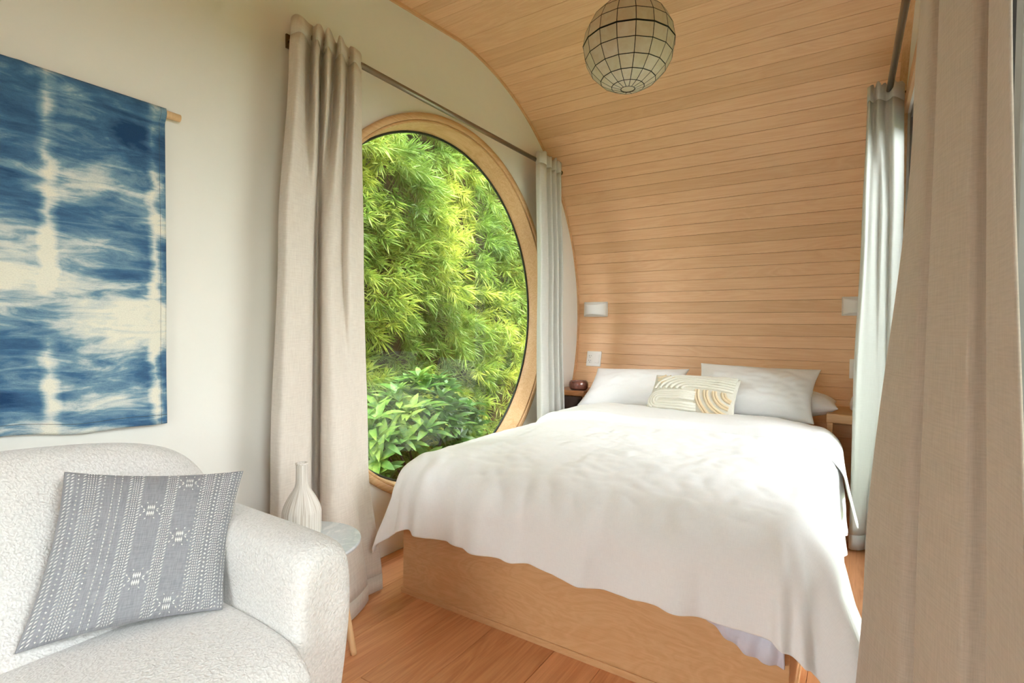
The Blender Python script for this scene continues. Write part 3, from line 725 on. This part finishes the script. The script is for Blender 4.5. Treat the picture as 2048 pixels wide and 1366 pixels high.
curtain('curtain', 'bright white linen curtain hanging at the far end of the right rod by the nightstand', [(2.185, F_top), (1.55, F_up), (.80, F_mid), (.012, F_bot)], glow_linen_m, 150, 60, .004, 'curtains on the door rod')
N_top = [(.185,1.52),(.130,1.475),(.097,1.41),(.100,1.34),(.106,1.275),(.118,1.262),(.145,1.26),(.180,1.20),(.150,1.13),(.110,1.118),(.107,1.10),(.117,1.05),(.130,1.00),(.138,.992),(.152,.996),(.170,.99),(.158,.955),(.142,.895),(.130,.862),(.131,.83),(.130,.78),(.126,.735)]
N_bot = [(.170,1.55),(.085,1.515),(.032,1.42),(.050,1.34),(.078,1.275),(.095,1.258),(.140,1.255),(.180,1.20),(.145,1.135),(.102,1.122),(.100,1.10),(.116,1.05),(.136,1.00),(.145,.992),(.162,.996),(.182,.99),(.175,.955),(.162,.895),(.148,.864),(.150,.83),(.156,.78),(.160,.735)]
N_mix = lambda t: [(min(.205, a[0] + (b[0] - a[0]) * t), a[1] + (b[1] - a[1]) * t) for a, b in zip(N_top, N_bot)]
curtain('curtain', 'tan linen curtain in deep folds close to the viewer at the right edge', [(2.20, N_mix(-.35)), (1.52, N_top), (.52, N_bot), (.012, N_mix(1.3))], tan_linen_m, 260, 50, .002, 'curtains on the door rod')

def rod(label, a, b, r, brackets):
    rt = root('curtain_rod', label, 'curtain rod', a)
    part('rod', tube([a, b], r, 16), steel_m, rt)
    for p, wx in brackets:
        part('bracket', join(tube([p, (wx, p[1], p[2])], .005, 8), box(min(wx, wx + .006) - (0 if wx > 0 else .003), max(wx, wx + .006), p[1] - .010, p[1] + .010, p[2] - .026, p[2] + .026, .002)), brass_m, rt, smooth=False, label='dark bracket')
        part('finial', tube([(p[0], p[1] - .004, p[2]), (p[0], p[1] + .004, p[2])], r * 1.35, 16), brass_m, rt)
rod('brushed steel curtain rod above the round window', (-1.703, 1.175, 2.118), (-1.703, 3.20, 2.128), .0125, [((-1.703, 1.205, 2.118), -1.797), ((-1.703, 3.20, 2.128), -1.797)])
rod('dark steel curtain rod above the glass doors at the right', (.150, -.2, 2.150), (.108, 3.00, 2.158), .0125, [((.108, 2.995, 2.158), XR - .006), ((.150, -.19, 2.150), XR - .006)])

# ------------------------------------------------------------------ tapestry
tp = root('tapestry', 'indigo and white tie dyed cloth hanging from a wooden dowel above the sofa', 'tapestry', (XL, .49, .76))
TY0, TY1, TZ0, TZ1 = .14, .778, .762, 1.712
def tap_pt(u, v):
    y = TY0 + (TY1 - TY0) * u + .006 * (1 - v) * (u - .3) ; z = TZ0 + (TZ1 - TZ0) * v
    z += (.010 * math.sin(u * 5.5) + .004 * math.sin(u * 17)) * (1 - v) ** 3 - .006 * (1 - u) * (1 - v)
    x = XL + .020 + .008 * nz(u * 4, v * 2.5) + .006 * (1 - v) * math.sin(u * 9)
    if v > .955: x = XL + .018 + .015 * math.sin((v - .955) / .045 * PI * .75)
    x += .004 * math.exp(-((u - .475) / .02) ** 2)
    return (max(x, XL + .004), y, z)
part('cloth', grid(tap_pt, 90, 120, 1, 1), shibori_m, tp, mods=(('sol', .0025, 0),))
part('side_hem', grid(lambda u, v: tuple(np.array(tap_pt(.974 + .0012 * u, v)) + np.array([.0022, 0, 0])), 1, 90), gasket_m, tp, label='dark stitched hem line')
part('bottom_hem', grid(lambda u, v: tuple(np.array(tap_pt(u, .028 + .0012 * v)) + np.array([.0022, 0, 0])), 60, 1), gasket_m, tp, label='dark stitched hem line')
part('dowel', tube([(XL + .017, TY0 - .03, TZ1 - .012), (XL + .017, .822, TZ1 - .012)], .0115, 14), leg_m, tp, label='blond wooden dowel')

# ------------------------------------------------------------------ sofa
sf = root('sofa', 'off white boucle loveseat with a rounded back against the white wall', 'sofa', (-1.3, 0, 0))
def back_sec(y, top, drop=1.0):
    s = (top - .30) / (.765 - .30)
    P = [(-1.20, .20), (-1.23, .36), (-1.335, .415), (-1.385, .50), (-1.44, .60), (-1.495, .69), (-1.535, .742), (-1.575, .764), (-1.62, .760), (-1.665, .72), (-1.70, .62), (-1.72, .45), (-1.72, .20), (-1.5, .16)]
    out = []
    for x, z in P:
        zz = .30 + (z - .30) * s if z > .30 else z
        out.append((x, y, zz))
    return out
ys = [(-.86, .50), (-.84, .62), (-.78, .69), (-.68, .735), (-.5, .755), (-.2, .765), (.1, .772), (.3, .772), (.45, .768), (.60, .752), (.70, .722), (.755, .680), (.790, .625), (.805, .55)]
rings = []
for y, t in ys: rings.append(back_sec(y, t))
part('backrest', loft(rings), boucle_m, sf, mods=(('sub', 3),))
def arm(y_in, y_out, x_front, label=None):
    d = 1 if y_out > y_in else -1
    w = abs(y_out - y_in) / 2; yc = (y_in + y_out) / 2
    rings = []
    for x, sw, top in ((-1.62, 1, .588), (-1.50, 1, .588), (-1.30, 1, .586), (-1.15, 1, .586), (x_front - .06, 1, .584), (x_front - .022, .97, .577), (x_front - .005, .86, .560), (x_front + .002, .62, .53)):
        r = []
        hw = w * sw; zb = .115 + (1 - sw) * .05
        for (yy, zz) in ((hw, zb), (hw * 1.02, .25), (hw * 1.0, .40), (hw * .98, top - .075), (hw * .86, top - .03), (hw * .55, top - .006), (0, top), (-hw * .55, top - .006), (-hw * .86, top - .03), (-hw * .98, top - .075), (-hw, .40), (-hw, .25), (-hw, zb)):
            r.append((x + (.03 * (top - zz) if False else 0) - (.16 * (.4 - zz) if zz < .4 else 0), yc + yy * d, zz))
        rings.append(r)
    part('armrest', loft(rings), boucle_m, sf, mods=(('sub', 3),))
arm(.662, .818, -.952); arm(-.73, -.90, -.945)
rings = []
for y in (-.72, -.70, -.6, -.3, 0, .3, .58, .655, .672):
    e = .012 if abs(y + .024) > .69 else 0
    rings.append([(x, y, z) for x, z in ((-1.40, .20), (-1.40, .400), (-1.25, .412 - e), (-1.08, .415 - e), (-.96, .405 - e), (-.905, .375 - e), (-.885, .32), (-.895, .24), (-.93, .20))])
part('seat_cushion', loft(rings), boucle_m, sf, mods=(('sub', 3),))
part('base', box(-1.68, -.96, -.84, .79, .12, .205, .02), boucle_m, sf)
for x in (-1.60, -1.02):
    for y in (-.78, .74):
        part('leg', lathe([(0, 0), (.014, 0), (.020, .122), (0, .122)], (x, y, 0), 16), leg_m, sf)

# grey embroidered cushion
gc = root('throw_pillow', 'grey striped cushion embroidered with white stitching on the boucle sofa', 'cushion', (-1.3, .5, .41))
gp, gsurf, gn = pillow_mesh([(-1.455, .430, .731), (-1.325, .770, .679), (-1.318, .311, .424), (-1.175, .634, .412)], .062, 40, 1.1, 4.4, .004)
if gn[0] < 0:
    gp, gsurf, gn = pillow_mesh([(-1.455, .430, .731), (-1.325, .770, .679), (-1.318, .311, .424), (-1.175, .634, .412)], .062, 40, 1.1, 4.4, .004); gn = gn
SGN = 1 if gn[0] > 0 else -1
weld(part('cushion_cover', gp, greyc_m, gc, mods=(('sub', 1),)))
ST_V, ST_F = [], []
def stitch(u0, v0, u1, v1, w=.0016):
    a = np.array(gsurf(u0, v0, SGN)); b = np.array(gsurf(u1, v1, SGN)); nn = gn * SGN
    d = b - a; L = np.linalg.norm(d)
    if L < 1e-6: return
    s = np.cross(nn, d / L) * w; h = nn * .0022; mid = (a + b) / 2
    k = len(ST_V)
    ST_V.extend([a + h * .2, mid - s + h * .7, mid + s + h * .7, b + h * .2, mid + h * 1.5])
    ST_F.extend([(k, k + 1, k + 4), (k + 1, k + 3, k + 4), (k + 3, k + 2, k + 4), (k + 2, k, k + 4)])
def col_dots(u, n_, w=.0021, l=.006):
    for i in range(n_): v = .02 + .96 * (i + .5) / n_; stitch(u, v - l, u, v + l, w)
def col_slant(u, n_, du, w=.0015):
    for i in range(n_): v = .02 + .96 * (i + .5) / n_; stitch(u - du, v + .008, u + du, v - .008, w)
def col_line(u, n_=46, w=.0010):
    for i in range(n_): v = .015 + .97 * i / n_; stitch(u, v, u, v + .8 * .97 / n_, w)
for u in (.030, .052): col_slant(u, 44, .009)
col_dots(.082, 34); col_slant(.112, 44, .009); 
for u in (.130, .143, .156, .169): col_line(u, 60, .0013)
col_slant(.188, 44, .010); col_dots(.212, 34)
col_line(.262, 44, .0014); col_line(.300, 44, .0014)
col_slant(.348, 46, .010)
for u in (.366, .378, .390): col_line(u, 60, .0013)
col_slant(.408, 46, .010)
col_slant(.548, 46, .009)
for u in (.562, .573, .584): col_line(u, 60, .0012)
col_slant(.598, 46, .009)
col_dots(.742, 36); col_slant(.760, 46, .010)
for u in (.776, .788, .800): col_line(u, 60, .0013)
col_slant(.817, 46, .009); col_dots(.842, 34, .0026, .008); col_slant(.866, 46, .009)
for u in (.880, .892, .903): col_line(u, 60, .0012)
col_slant(.920, 46, .009); col_dots(.938, 36); col_line(.960, 46, .0012); col_line(.978, 46, .0012)
def motif(cu, cv, s=1.0):
    for k in (-1, -.33, .33, 1):
        stitch(cu + k * .016 * s, cv - .040 * s, cu + k * .016 * s, cv - .002, .0017); stitch(cu + k * .016 * s, cv + .002, cu + k * .016 * s, cv + .040 * s, .0017)
    for a in (-1, 1):
        stitch(cu + a * .030 * s, cv, cu + a * .043 * s, cv + .014 * s, .0017); stitch(cu + a * .030 * s, cv, cu + a * .043 * s, cv - .014 * s, .0017)
        stitch(cu + a * .047 * s, cv + .022 * s, cu + a * .058 * s, cv + .038 * s, .0018); stitch(cu + a * .047 * s, cv - .022 * s, cu + a * .058 * s, cv - .038 * s, .0018)
        stitch(cu + a * .020 * s, cv + .050 * s, cu + a * .028 * s, cv + .062 * s, .0016); stitch(cu + a * .020 * s, cv - .050 * s, cu + a * .028 * s, cv - .062 * s, .0016)
for c in ((.478, .30), (.478, .74), (.668, .10), (.668, .50), (.668, .915)): motif(*c)
part('embroidery', (np.array(ST_V), ST_F), stitch_m, gc, smooth=False, label='raised white embroidery stitches', kind='stuff')

# ------------------------------------------------------------------ side table and vase
TC = (-1.425, 1.008, .388)
tb = root('side_table', 'small round grey marble side table with blond wooden legs beside the sofa arm', 'side table', (TC[0], TC[1], 0))
part('table_top', lathe([(0, -.018), (.165, -.018), (.1745, -.013), (.178, -.007), (.1775, -.002), (.174, 0), (0, 0)], TC, 64), marble_m, tb)
for k in range(3):
    a = math.atan2(1.138 - TC[1], -1.331 - TC[0]) + 2 * PI * k / 3
    f = np.array([TC[0] + .158 * math.cos(a), TC[1] + .158 * math.sin(a), 0]); t = np.array([TC[0] + .095 * math.cos(a), TC[1] + .095 * math.sin(a), TC[2] - .019])
    part('leg', tube([f, f + (t - f) * .03, t], [.0095, .0105, .014], 14), leg_m, tb)
part('apron', lathe([(.10, -.045), (.108, -.045), (.108, -.018), (.10, -.018)], TC, 40, 'z', True), leg_m, tb)
VC = (-1.455, 1.030, .3885)
vz = root('vase', 'tall necked ribbed stoneware bottle vase on the marble side table', 'vase', VC)
vp = [(0, 0), (.046, 0), (.053, .003), (.0572, .012), (.0590, .028), (.0592, .082), (.0580, .089), (.0535, .103), (.046, .119), (.037, .135), (.027, .150), (.0215, .160), (.0192, .172), (.0185, .190), (.0183, .228), (.0192, .234), (.0175, .236), (.0145, .232), (.0143, .16), (.02, .145), (.05, .09), (.05, .02), (0, .012)]
part('body', lathe(vp, VC, 64), vase_m, vz)
part('lip', lathe([(.0181, .2305), (.0200, .233), (.0196, .2365), (.0168, .2375), (.0143, .235)], VC, 40), vase_m, vz)

# ------------------------------------------------------------------ capiz globe pendant
LC = np.array((-.743, 1.93, 2.137)); LR = .170
lampo = root('pendant_lamp', 'round capiz shell globe pendant hanging from the timber ceiling', 'pendant lamp', tuple(LC))
NM, NR = 16, 10
lat = [math.radians(-90 + x) for x in (9, 21, 37, 54, 72, 90, 108, 126, 143, 159, 166)]
A0 = .12
def gp_(i, j, r=LR): a = A0 + 2 * PI * j / NM; return LC + np.array([r * math.cos(lat[i]) * math.cos(a), r * math.cos(lat[i]) * math.sin(a), r * math.sin(lat[i]) * .97])
for i in range(len(lat) - 1):
    for j in range(NM):
        q = [gp_(i, j), gp_(i, j + 1), gp_(i + 1, j + 1), gp_(i + 1, j)]
        c = sum(q) / 4; q = [c + (p - c) * .985 for p in q]; nn = (c - LC) / np.linalg.norm(c - LC) * .0012
        v = [p - nn for p in q] + [p + nn for p in q]
        part('shell_pane', (np.array(v), [(3, 2, 1, 0), (4, 5, 6, 7), (0, 1, 5, 4), (1, 2, 6, 5), (2, 3, 7, 6), (3, 0, 4, 7)]), capiz_m, lampo, smooth=False)
for j in range(NM): part('meridian_rib', tube([gp_(i, j) for i in range(len(lat))], .0018, 6), rib_m, lampo)
for i in range(len(lat)):
    r_ = .0034 if i == 5 else .0020
    part('ring_rib', tube([gp_(i, j) for j in range(NM + 1)], r_, 6, False), rib_m, lampo)
part('bottom_disc', lathe([(0, -LR * .965), (LR * math.cos(lat[0]), -LR * .955)], tuple(LC), 24), capiz_m, lampo)
part('top_cap', lathe([(0, .012), (.03, .012), (.042, 0), (.044, -.004), (0, -.006)], (LC[0], LC[1], LC[2] + LR * .955), 32), rib_m, lampo)
ceil_z = CZ + RB - .085 * (CY - LC[1])
def chain_links():
    out = []; z = LC[2] + LR * .955 + .010; k = 0
    while z < ceil_z - .03:
        pts = []
        for t in range(13):
            a = 2 * PI * t / 12; dx = .005 * math.cos(a); dz = .012 * math.sin(a)
            pts.append((LC[0] + (dx if k % 2 else 0), LC[1] + (0 if k % 2 else dx), z + dz))
        out.append(tube(pts, .0014, 6, False)); z += .0195; k += 1
    return out
for ch in chain_links(): part('chain_link', ch, rib_m, lampo)
part('cord', tube([(LC[0] + .008 * math.sin(k * .9), LC[1] + .008 * math.cos(k * 1.1), LC[2] + LR * .955 + (ceil_z - .02 - LC[2] - LR * .955) * k / 14) for k in range(15)], .0022, 8), rib_m, lampo)
part('ceiling_canopy', lathe([(0, -.024), (.03, -.022), (.052, -.010), (.055, 0), (0, 0)], (LC[0], LC[1], ceil_z + .002), 32), rib_m, lampo)
part('bulb', lathe([(0, -.035), (.018, -.028), (.028, -.008), (.026, .012), (.014, .032), (.013, .055), (0, .055)], tuple(LC + np.array([0, 0, .06])), 24), plate_m, lampo)
part('stem', tube([LC + np.array([0, 0, .11]), LC + np.array([0, 0, LR * .955])], .006, 8), rib_m, lampo)

# ------------------------------------------------------------------ planting outside the round window
rng = np.random.RandomState(3)
def make_spray(seed, nl=54, L=.18):
    """a drooping twig tip with long narrow leaves all round"""
    r = np.random.RandomState(seed); V = []; F = []
    for k in range(nl):
        t = r.uniform(0, 1) ** .8; base = np.array([t * L, 0, -.35 * L * t * t])
        az = r.uniform(0, 2 * PI); sp = r.uniform(.55, 1.25) * (1 - .35 * t)
        d = np.array([math.cos(sp), math.sin(sp) * math.cos(az), math.sin(sp) * math.sin(az)])
        ln = r.uniform(.070, .130); w = r.uniform(.0030, .0050)
        s = np.cross(d, r.normal(size=3)); s /= np.linalg.norm(s)
        droop = np.array([0, 0, -ln * .25])
        a = base; m1 = base + d * ln * .5 + droop * .3; e = base + d * ln + droop
        i = len(V); V += [a, m1 + s * w, m1 - s * w, e]; F += [(i, i + 1, i + 2), (i + 1, i + 3, i + 2)]
    return np.array(V), F
protos = [make_spray(s) for s in range(8)]
pmesh = []
for v, f in protos:
    me = mesh_of('leaf_spray', v, f, smooth=False); me.materials.append(needle_m); pmesh.append(me)
hedge = root('hedge', 'tall feathery green hedge filling the view outside the round window', 'hedge', (-3.2, 3.6, -.36))
def hedge_x(y, z):
    return -3.0 + .26 * nz(y * .9 + z * .55, z * .8 - y * .3, 1.) + .20 * nz(y * 2.3 + z * 1.2, z * 1.6 - y * .5, 7.) + .10 * nz(y * 5., z * 4., 3.)
items = []
for k in range(5200):
    y = rng.uniform(.6, 7.0); z = rng.uniform(-.35, 4.3); x = hedge_x(y, z) - abs(rng.normal(0, .10)) + .03
    yaw = rng.normal(0, .75); pit = rng.normal(-.15, .5); roll = rng.uniform(0, 2 * PI); sc = rng.uniform(.75, 1.35)
    items.append((x, y, z, yaw, pit, roll, sc, k % 8))
def imp(it):   # how large it shows through the window from inside the room
    x, y, z = it[0], it[1], it[2]; k = 1.8 / -x; wy, wz = y * k, 1.05 + (z - 1.05) * k
    inside = math.hypot(wy - WC[0], wz - WC[1]) < .93 and wy > 1.5
    return (0 if inside else 1, -(x - hedge_x(y, z)) * 3 + math.hypot(x, y))
items.sort(key=imp)
BV, BF = [], []; kk = 0
for idx, (x, y, z, yaw, pit, roll, sc, pk) in enumerate(items):
    M = Matrix.Translation((x, y, z)) @ Matrix.Rotation(yaw, 4, 'Z') @ Matrix.Rotation(-pit, 4, 'Y') @ Matrix.Rotation(roll * .15, 4, 'X') @ Matrix.Scale(sc, 4)
    if idx < 300:
        o = bpy.data.objects.new('leaf_spray', pmesh[pk]); COL.objects.link(o); o.parent = hedge
        M2 = M.copy(); M2.translation = M.translation - Vector(hedge.location); o.matrix_local = M2
    else:
        A = np.array(M); v = protos[pk][0] @ A[:3, :3].T + A[:3, 3]
        BV.append(v); BF.append(np.array([list(q) for q in protos[pk][1]]) + kk); kk += len(v)
BVa = np.concatenate(BV); BFa = np.concatenate(BF)
me = bpy.data.meshes.new('foliage'); me.vertices.add(len(BVa)); me.vertices.foreach_set('co', (BVa - np.array(hedge.location)).astype(np.float32).ravel())
me.loops.add(BFa.size); me.loops.foreach_set('vertex_index', BFa.astype(np.int32).ravel())
me.polygons.add(len(BFa)); me.polygons.foreach_set('loop_start', np.arange(0, BFa.size, 3, dtype=np.int32)); me.update(calc_edges=True); me.validate()
fo = bpy.data.objects.new('foliage', me); COL.objects.link(fo); fo.parent = hedge; fo['kind'] = 'stuff'; me.materials.append(needle_m)
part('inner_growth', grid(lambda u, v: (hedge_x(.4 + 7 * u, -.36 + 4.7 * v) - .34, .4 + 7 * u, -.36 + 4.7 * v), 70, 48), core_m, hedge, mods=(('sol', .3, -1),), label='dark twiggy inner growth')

def leaf_mesh(L, w, curl, seed):
    r = np.random.RandomState(seed); V = []; F = []; n = 5
    for i in range(n + 1):
        t = i / n; hw = w * math.sin(PI * min(1, t * .93 + .06)) ** .8; z = -curl * L * t * t
        V += [(t * L, -hw, z + hw * .35), (t * L, 0, z), (t * L, hw, z + hw * .35)]
    for i in range(n):
        a = i * 3; F += [(a, a + 1, a + 4, a + 3), (a + 1, a + 2, a + 5, a + 4)]
    return np.array(V, float), F
lprotos = [leaf_mesh(.115 + .02 * k, .024 + .003 * (k % 3), .18 + .1 * k, k) for k in range(4)]
lmesh = []
for v, f in lprotos:
    me = mesh_of('leaf', v, f, smooth=True); me.materials.append(broad_m); lmesh.append(me)
bush = root('citrus_bush', 'rounded bush with broad glossy green leaves in front of the feathery hedge', 'bush', (-2.5, 2.75, -.36))
lv = []
for k in range(210):
    th = rng.uniform(0, 2 * PI); ph = math.acos(rng.uniform(-.35, 1)); rr = rng.uniform(.86, 1.04)
    cxx = -2.55 + .27 * rr * math.sin(ph) * math.cos(th); cyy = 2.78 + .62 * rr * math.sin(ph) * math.sin(th); czz = .12 + .60 * rr * math.cos(ph) * (1 - .25 * abs(cyy - 2.72))
    if czz < -.3: continue
    dirv = Vector((cxx + 2.55, (cyy - 2.78) * .6, (czz - .1) * .7 + .25)).normalized()
    nl = rng.randint(6, 9)
    for q in range(nl):
        a = 2 * PI * q / nl + rng.uniform(-.3, .3); tilt = rng.uniform(.5, 1.25)
        o1 = dirv.orthogonal().normalized(); o2 = dirv.cross(o1)
        d = (dirv * math.cos(tilt) + (o1 * math.cos(a) + o2 * math.sin(a)) * math.sin(tilt)).normalized()
        upv = (dirv - d * dirv.dot(d)); upv = upv.normalized() if upv.length > 1e-3 else o1
        sd = upv.cross(d)
        M = Matrix((d, sd, upv)).transposed().to_4x4(); M.translation = Vector((cxx, cyy, czz)) - dirv * .02 * q / nl
        M = M @ Matrix.Scale(rng.uniform(.6, 1.05), 4)
        lv.append((M, rng.randint(0, 4), cxx))
lv.sort(key=lambda t: -(t[0].translation.x * 1.0 + t[0].translation.z * .5))
RV = []
for idx, (M, k, _) in enumerate(lv):
    if idx < 298:
        o = bpy.data.objects.new('leaf', lmesh[k]); COL.objects.link(o); o.parent = bush
        M2 = M.copy(); M2.translation = M.translation - Vector(bush.location); o.matrix_local = M2
    else:
        A = np.array(M); RV.append((lprotos[k][0] @ A[:3, :3].T + A[:3, 3], lprotos[k][1]))
if RV: part('leaves', join(*RV), broad_m, bush, kind='stuff')
for k in range(6):
    a = k * 1.05; part('stem', tube([(-2.55, 2.78, -.36), (-2.55 + .06 * math.cos(a), 2.78 + .15 * math.sin(a), 0), (-2.55 + .17 * math.cos(a), 2.78 + .40 * math.sin(a), .30)], [.014, .010, .005], 8), bark_m, bush)
bpy.context.view_layer.update()
